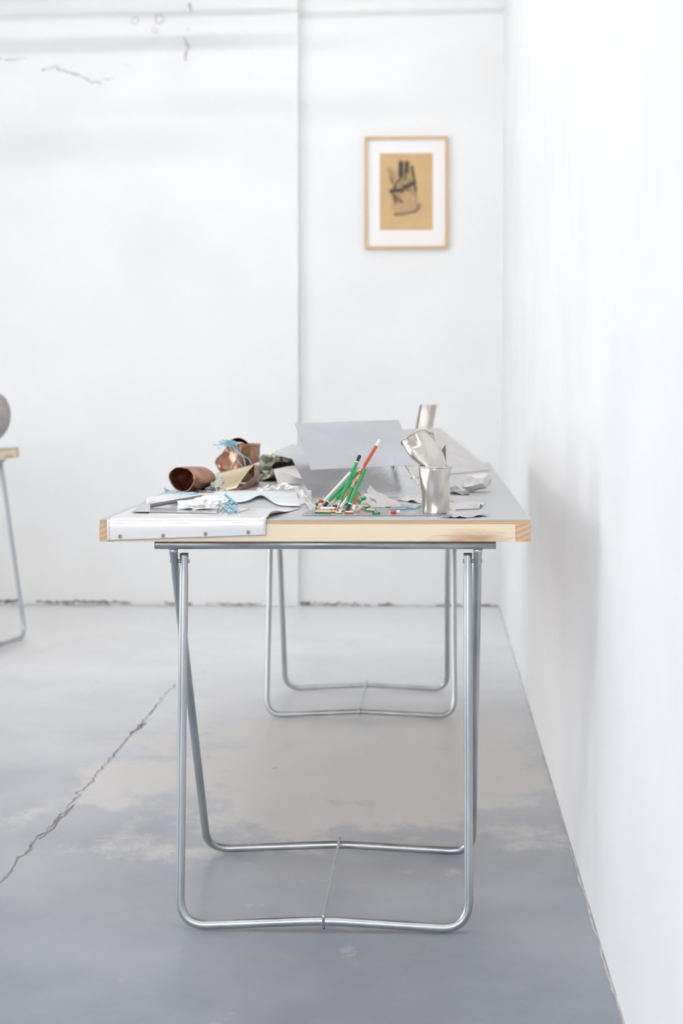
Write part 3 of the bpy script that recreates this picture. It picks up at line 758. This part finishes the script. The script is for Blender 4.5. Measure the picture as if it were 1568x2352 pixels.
obj('cup_wall', *c1, M['tin'], t, True); obj('rolled_rim', *rim, M['tin'], t, True)
c2, rim = cup(.090, .0205, .0305, .004, 9, crush=.012, flat=(1.06, .80))
t = thing('crushed_cup', 'crushed tin cup stuck tilted into the upright cup', 'cup', W(1006, 1092, 2.797), 0)
d = W(956, 997, 2.79) - W(1006, 1092, 2.797); t.rotation_mode = 'QUATERNION'; t.rotation_quaternion = Vector((d.x, .046, d.z)).to_track_quat('Z', 'Y')
obj('cup_wall', *c2, M['tin'], t, 'auto'); obj('rolled_rim', *rim, M['tin'], t, True)

# scraps around the heap
sheet4('paper_scrap', (W(686, 1163, 3.00), W(714, 1160, 3.00), W(715, 1124, 3.05), W(679, 1123, 3.06)), 'papr', 'creased pale paper scrap standing up left of the pencil heap', 'paper', .0005, .006, 5)
sheet4('folded_scrap', (W(715, 1176, 2.86), W(728, 1163, 2.90), W(700, 1141, 2.97), W(690, 1137, 2.99)), 'papr', 'narrow folded grey strip leaning against the standing paper scrap', 'scrap', .0006, .003, 6)
sheet4('metal_strip', (T(873, 1163, .002), W(922, 1161, 2.99), W(848, 1118, 3.02), W(843, 1126, 3.01)), 'papr', 'pointed grey strip sticking up right of the pencils', 'scrap', .0007, .003, 8)
sheet4('metal_strip', (T(846, 1165, .002), T(886, 1164, .003), W(884, 1145, 3.06), W(836, 1133, 3.05)), 'grey', 'wide creased scrap lying under the pointed grey strip', 'scrap', .0006, .004, 9)
sheet4('metal_strip', (T(880, 1165, .002), T(920, 1164, .002), T(914, 1150, .004), T(884, 1150, .006)), 'papr', 'small pale square scrap in front of the folded sheet', 'scrap', .0006, .003, 10)
sheet4('metal_strip', (T(908, 1146, .003), T(975, 1156, .003), T(975, 1140, .010), T(945, 1138, .006)), 'grey', 'curved grey scrap reaching behind the tin cup', 'scrap', .0006, .005, 11)
put('blue_wire', tube(smooth_path([T(892, 1169, .0025), T(914, 1169.5, .0025), T(929, 1170, .0025), T(934, 1166, .004), T(948, 1168, .003), T(953, 1169, .0025), T(962, 1163, .004), T(985, 1152, .003)], 6), .0012, 8), 'wire_blue', 'thin blue wire lying bent beside the tin cup', 'wire', True)
sheet4('metal_strip', (T(1012, 1187, .002), T(1062, 1188.5, .002), W(1127, 1183, 2.74), T(1034, 1172, .003)), 'alu', 'flat grey scrap with lifted dark edge, nearest at right', 'scrap', .0006, .003, 12)
sheet4('metal_strip', (T(1030, 1170, .002), W(1100, 1163, 2.90), W(1111, 1153, 2.99), W(1034, 1153, 3.02)), 'papr', 'pale creased strip lying right of the tin cup', 'scrap', .0006, .006, 13)
sheet4('metal_strip', (T(1036, 1176, .002), T(1046, 1174, .002), T(1046, 1170, .002), T(1034, 1171, .002)), 'grey', 'tiny grey chip between the two right hand scraps', 'scrap')
V, Fc = ball(.031, .03, .022, .15, 5, 22, 2, -.0165)
o = put('crumpled_packet', (V, Fc), 'grey', 'crumpled grey metal packet near the right table edge', 'scrap'); o.location = T(1097, 1132) + Vector((0, .03, .0175)); o.rotation_euler = (0, -.25, .3)
o.location.z = HT + .0215
sheet4('torn_foil', (T(1033, 1134, .002), T(1078, 1136, .002), W(1072, 1124, 3.36), W(1034, 1121, 3.45)), 'olive', 'dark shiny torn foil left of the crumpled packet', 'foil', .0006, .010, 15, 20, 14)
# sloping sheet at the far right, with channel and a plate added for a dark opening
sheet4('large_sheet', (T(900, 1103, .001), T(1127, 1080, .001), W(1011, 984, 4.59), W(925, 986, 4.60)), 'grey', 'large pale sheet sloping up at the far right of the table', 'metal sheet', .0025)
sheet4('dark_opening', (T(1003, 1119, .001), T(1026, 1119, .001), W(1023, 1021, 3.56), W(1012, 1036, 3.56)), 'dgrey', 'small dark plate standing in for a triangular opening behind the crushed cup', 'scrap', .0008)
t = thing('metal_channel', 'upright bent metal channel standing far back on the table', 'metal channel', W(957, 1064, 4.648))
t.location.z = HT
tl = W(938, 926, 4.6) - W(926, 990, 4.6); up = Vector((tl.x, .02, tl.z)).normalized()
def chan(a_, b_, nm, m):
    h = .190; q0, q1 = Vector(a_), Vector(b_)
    def fn(u, v): return q0 * (1 - u) + q1 * u + up * (h * v)
    obj(nm, *slab(fn, 1, 6, .0018), m, t)
chan((-.024, .02, 0), (-.018, 0, 0), 'flange', M['dgrey']); chan((-.018, 0, 0), (.013, 0, 0), 'web', M['tin']); chan((.013, 0, 0), (.029, .012, 0), 'flange', M['tin'])

# copper things
def open_tube(Lx, ra, rb, seed, n=48, rings=14, dent=.002, pinch=.0):
    """hammered squashed sleeve along +y, opening at y = 0"""
    V = []
    for i in range(rings + 1):
        s = i / rings
        for k in range(n):
            q = 2 * math.pi * k / n
            c_, s_ = math.cos(q), math.sin(q)
            x = ra * (abs(c_) ** (1.25)) * (1 if c_ > 0 else -1) * (1 - .10 * s); z = rb * (abs(s_) ** .95) * (1 if s_ > 0 else -1) * (1 - .16 * s * s)
            d = 1 + dent / ra * noise.noise(Vector((c_ * 2, s_ * 2, s * 3 + seed)))
            V.append((x * d, Lx * s - .010 * max(0, c_) * (1 - s) + .004 * math.sin(q * 2) * (1 - s) - .010 * (1 - s) * (1 if 1.25 < q < 1.85 else 0), z * d))
    Fc = [(i * n + k, i * n + (k + 1) % n, (i + 1) * n + (k + 1) % n, (i + 1) * n + k) for i in range(rings) for k in range(n)]
    b = len(V)
    for k in range(n):
        p = V[rings * n + k]; V.append((p[0] * .8, p[1] + .006, p[2] * .8))
    Fc += [(rings * n + k, rings * n + (k + 1) % n, b + (k + 1) % n, b + k) for k in range(n)]; Fc.append(tuple(b + k for k in range(n)))
    return V, Fc
t = thing('copper_cup', 'brown copper cup lying on its side with its mouth to the left', 'cup', W(419, 1103, 3.34))
o = obj('cup_wall', *open_tube(.080, .0385, .0290, 2), M['copper'], t, True); sd = o.modifiers.new('thick', 'SOLIDIFY'); sd.thickness = .0014; sd.offset = -1
t.rotation_euler = (0, .10, -math.radians(26)); t.location.z = HT + .0305

def copper_can():
    n, rings = 72, 22; V = []; h = creases(8, 1., 1.8, 31)
    for i in range(rings + 1):
        s = i / rings
        for k in range(n):
            q = 2 * math.pi * k / n; c_, s_ = math.cos(q), math.sin(q)
            left = max(0., -c_ * .9 - .05)       # crushed on the left
            r = .050 + .002 * noise.noise(Vector((c_ * 2, s_ * 2, s * 2)))
            r += left * (.030 * h(q / 2, s) + .006 * math.sin(s * 5))
            z = .088 * s * (1 + .14 * left * (1 - abs(s_)) + .05 * math.sin(q * 5) * left)
            x, y = r * c_ * (1 - .18 * left * s), r * s_ * (1 - .45 * left * s)
            V.append((x, y, z))
    Fc = [(i * n + k, i * n + (k + 1) % n, (i + 1) * n + (k + 1) % n, (i + 1) * n + k) for i in range(rings) for k in range(n)]
    Fc.append(tuple(range(n))[::-1]); rim = [Vector(V[rings * n + k]) for k in range(n)]
    return (V, Fc), rim
t = thing('copper_can', 'crushed copper can standing behind the lying cup, blue string on top', 'can', T(549, 1099) + Vector((0, .03, 0)))
cc, rim = copper_can()
o = obj('can_wall', *cc, M['copper_m'], t, 'auto'); s_ = o.modifiers.new('thick', 'SOLIDIFY'); s_.thickness = .0012; s_.offset = -1
right_rim = [p for p in rim[:21]][::-1][:21] + rim[:0]
rr = rim[-20:] + rim[:21]; obj('rolled_rim', *tube(rr, .0016, 8), M['copper'], t, True)
# curved dark patina face of the can
sc_lid = slab(lambda u, v: ((-.032 + .05 * u), (-.01 + .03 * v), .094 + .012 * math.sin(u * 3) - .012 * v), 6, 4, .001)
obj('folded_lip', *sc_lid, M['copper_b'], t)

# brass fold
t_pts = dict(A=W(501, 1087, 3.47), Bq=W(584, 1067, 3.52), C=W(558, 1107, 3.43), D_=T(533, 1131, .002), E=T(499, 1130, .002), F_=T(594, 1111, .002), Gq=T(520, 1108, .002), H_=W(505, 1110, 3.42))
base_ = t_pts['E'].copy(); t_pts = {q: p - base_ for q, p in t_pts.items()}
o = thing('brass_fold', 'folded shiny brass sheet lying between the copper things', 'metal sheet', base_)
bk = obj('back_face', [t_pts[q] for q in ('A', 'Bq', 'F_', 'Gq')], [(0, 1, 2, 3)], M['brass'], o)
s_ = bk.modifiers.new('thick', 'SOLIDIFY'); s_.thickness = .001
def brass_front(u, v):
    q = t_pts; p = (q['A'] * (1 - u) + q['Bq'] * u) * (1 - v) + (q['E'] * (1 - u) + (q['D_'] * .62 + q['C'] * .38) * u) * v
    return p + Vector((0, -.007 * math.sin(math.pi * min(1, v * 1.1)) - .002 * math.sin(v * 9), .003 * math.sin(math.pi * v)))
obj('front_face', *slab(brass_front, 8, 16, .001), M['brass'], o, True)
cf_ = obj('copper_reflection_flap', [p_ - base_ for p_ in (W(584, 1068, 3.525), W(594, 1085, 3.55), T(595, 1112, .002), T(588, 1113, .002), W(583, 1096, 3.50), W(563, 1110, 3.44), T(535, 1131, .0015), T(552, 1124, .0015), T(592, 1114, .0015))],
        [(0, 1, 2, 3, 4), (4, 3, 5), (5, 3, 8, 7, 6)], M['copper'], o)  # copper tone imitates a reflection inside the brass fold
cf_['label'] = 'brass flap painted with a copper coloured reflection at the open right end'
s_ = cf_.modifiers.new('thick', 'SOLIDIFY'); s_.thickness = .001
sheet4('green_scrap', (W(483, 1115, 3.37), W(504, 1120, 3.36), W(515, 1098, 3.40), W(487, 1090, 3.42)), 'green_scrap', 'pale green bent scrap between copper cup and brass fold', 'scrap', .0008, .005, 17)
sheet4('dark_scrap', (T(438, 1135, .002), T(497, 1134, .002), W(492, 1120, 3.42), T(455, 1122, .003)), 'dgrey', 'dark crumpled scrap lying under the copper cup', 'scrap', .0006, .004, 18, 18, 12)
sheet4('brown_scrap', (T(488, 1133, .002), T(530, 1132, .002), T(512, 1121, .010), T(493, 1122, .006)), 'tin', 'brownish curled scrap in front of the brass fold', 'scrap', .0006, .004, 19)

# string
def twist(path, r, turns, strands=2, seg=7, rs=None):
    P = smooth_path(path, seg); out = []
    for st in range(strands):
        pts = []
        for i, p in enumerate(P):
            a_, b_ = P[max(i - 1, 0)], P[min(i + 1, len(P) - 1)]; tn = (b_ - a_).normalized(); n1 = tn.orthogonal().normalized(); n2 = tn.cross(n1)
            q = turns * 2 * math.pi * i / (len(P) - 1) + 2 * math.pi * st / strands
            pts.append(p + (n1 * math.cos(q) + n2 * math.sin(q)) * r)
        out.append(tube(pts, rs or r * .95, 6))
    return join(*out)
put('twisted_string', twist([W(378, 1121, 3.30), W(381, 1129, 3.30), W(384, 1125, 3.31), W(390, 1131, 3.31), T(408, 1135, .004), T(432, 1136, .004), T(455, 1134, .004)], .0012, 9), 'string', 'blue twisted string end poking out left of the copper cup', 'string', True)
put('knotted_string', join(twist([W(517, 1136, 2.95), W(526, 1144, 2.95), W(536, 1152, 2.94), W(544, 1159, 2.935)], .0018, 7),
                           twist([W(513, 1150, 2.95), W(519, 1156, 2.935), W(527, 1160, 2.93), W(533, 1156, 2.935), W(531, 1148, 2.95), W(525, 1152, 2.95), W(527, 1160, 2.935), W(535, 1166, 2.87), T(543, 1172, .0065)], .0017, 14),
                           twist([T(512, 1167, .0065), T(520, 1169, .0065), T(530, 1174, .0065), T(543, 1173, .0065)], .0018, 8)), 'string', 'knotted blue twisted string beside the white crumpled foil', 'string', True)
Yc = T(549, 1099).y - .03
rnd = random.Random(5); coil = []
for k in range(5):
    c0 = W(521 + rnd.uniform(-3, 9), 1020 + rnd.uniform(-1.5, 1.5), Yc + rnd.uniform(-.006, .012))
    pts = [c0 + Vector((.020 * math.cos(q) + rnd.uniform(-.002, .002), .010 * math.sin(q), .004 * math.sin(q + k) + .0015 * k)) for q in np.linspace(0, 2 * math.pi, 11)]
    coil.append(tube(smooth_path(pts, 4), .0010, 6))
for pts in ([(488, 1021), (500, 1022), (512, 1019), (530, 1022)], [(525, 1022), (535, 1040), (541, 1052), (548, 1062), (556, 1070)], [(528, 1021), (541, 1035), (556, 1048), (561, 1057), (563, 1069)],
            [(532, 1021), (545, 1035), (560, 1048), (571, 1054), (578, 1066)], [(540, 1020), (546, 1034), (541, 1055), (533, 1068), (529, 1078)], [(500, 1024), (502, 1030), (508, 1029)], [(534, 1022), (537, 1017), (538, 1013)]):
    coil.append(tube(smooth_path([W(x, y, Yc - .012 - .0006 * max(0, y - 1030)) for x, y in pts], 6), .0011, 6))
put('string_bundle', join(*coil), 'string', 'blue string bundle tied over the crushed copper can, ends hanging down', 'string', True)

# crumpled foils
V, Fc = ball(.044, .024, .0118, .12, 8, 12, 4, -.0085)
o = put('crumpled_foil', (V, Fc), 'foilw', 'white crumpled foil packet lying under the grey pencil', 'foil'); o.location = T(463, 1176) + Vector((.0, .012, .0)); o.rotation_euler = (0, -.10, .12); o.location.z = HT + .0155
V, Fc = ball(.006, .006, .010, .10, 5, 33, 3)
o = put('foil_wad', (V, Fc), 'tin', 'tiny twisted grey foil wad at the left end of the white foil', 'foil'); o.location = W(417, 1167, 2.95)
V, Fc = ball(.056, .045, .040, .13, 7, 14, 3, -.028)
o = put('crumpled_sheet', (V, Fc), 'olive', 'crumpled grey green metal lump between brass fold and folded sheet', 'metal scrap'); o.location = T(630, 1107) + Vector((0, .045, .028))
V, Fc = ball(.026, .03, .018, .17, 6, 41, 3)
o = put('dark_crumple', (V, Fc), 'olive', 'dark crumpled metal lying on top behind the grey green lump', 'metal scrap'); o.location = W(652, 1055, 3.98); o.rotation_euler = (0, .5, 0)
sheet4('bent_plate', (W(638, 1111, 3.66), W(700, 1111, 3.60), W(706, 1093, 3.62), W(628, 1078, 3.70)), 'grey', 'pinkish grey plate showing low beside the folded sheet', 'metal sheet', .0008)
sheet4('bent_plate', (W(627, 1078, 3.62), W(692, 1100, 3.56), W(700, 1068, 3.64), W(676, 1069, 3.66)), 'papr', 'pale pointed plate jutting left from behind the folded sheet', 'metal sheet', .0008)
sheet4('bent_plate', (W(622, 1041, 3.72), W(700, 1062, 3.6), W(705, 1030, 3.75), W(672, 1020, 3.82)), 'alu', 'grey plate tilted up behind the folded sheet at its left', 'metal sheet', .0008)
for k, (px, py, s, lab) in enumerate([(600, 1123, .007, 'leftmost curled silver foil shaving, in front of the grey green lump'), (614, 1121, .006, 'second silver foil shaving from the left, in front of the lump'),
                              (625, 1120, .005, 'small middle silver foil shaving in front of the lump'), (637, 1119, .007, 'bright silver foil curl right of the middle shaving'),
                              (650, 1118, .008, 'tallest silver foil curl in the row before the pale plate'), (661, 1120, .006, 'last silver foil curl of the row, nearest the folded sheet'),
                              (672, 1128, .009, 'dark and silver foil shaving behind the standing paper scrap')]):
    R = random.Random(50 + k); c = T(px, py + 5, .001); q0 = R.uniform(0, 6)
    def cf(u, v, c=c, s=s, q0=q0):
        q = q0 + u * 4.2; return c + Vector((s * math.cos(q) * 1.2 + (v - .5) * s * .8, s * math.sin(q) * .7 + (v - .5) * s, s * (1 + math.sin(q)) * .55 + v * s * .6 + .0008))
    put('foil_shaving', slab(cf, 7, 3, .0005), 'alu_b', lab, 'foil', group='foil shavings')
for k, (a_, b_, lab) in enumerate([((508, 1181), (521, 1170), 'left steel pin lying by the knotted string'), ((523, 1181), (541, 1172), 'middle steel pin lying below the knotted string'), ((546, 1178), (573, 1168), 'right steel pin lying slanted on the bent sheet')]):
    put('steel_pin', tube([T(*a_, .0030), T(*b_, .0030)], .0006, 6), 'bolt', lab, 'pin', group='steel pins')
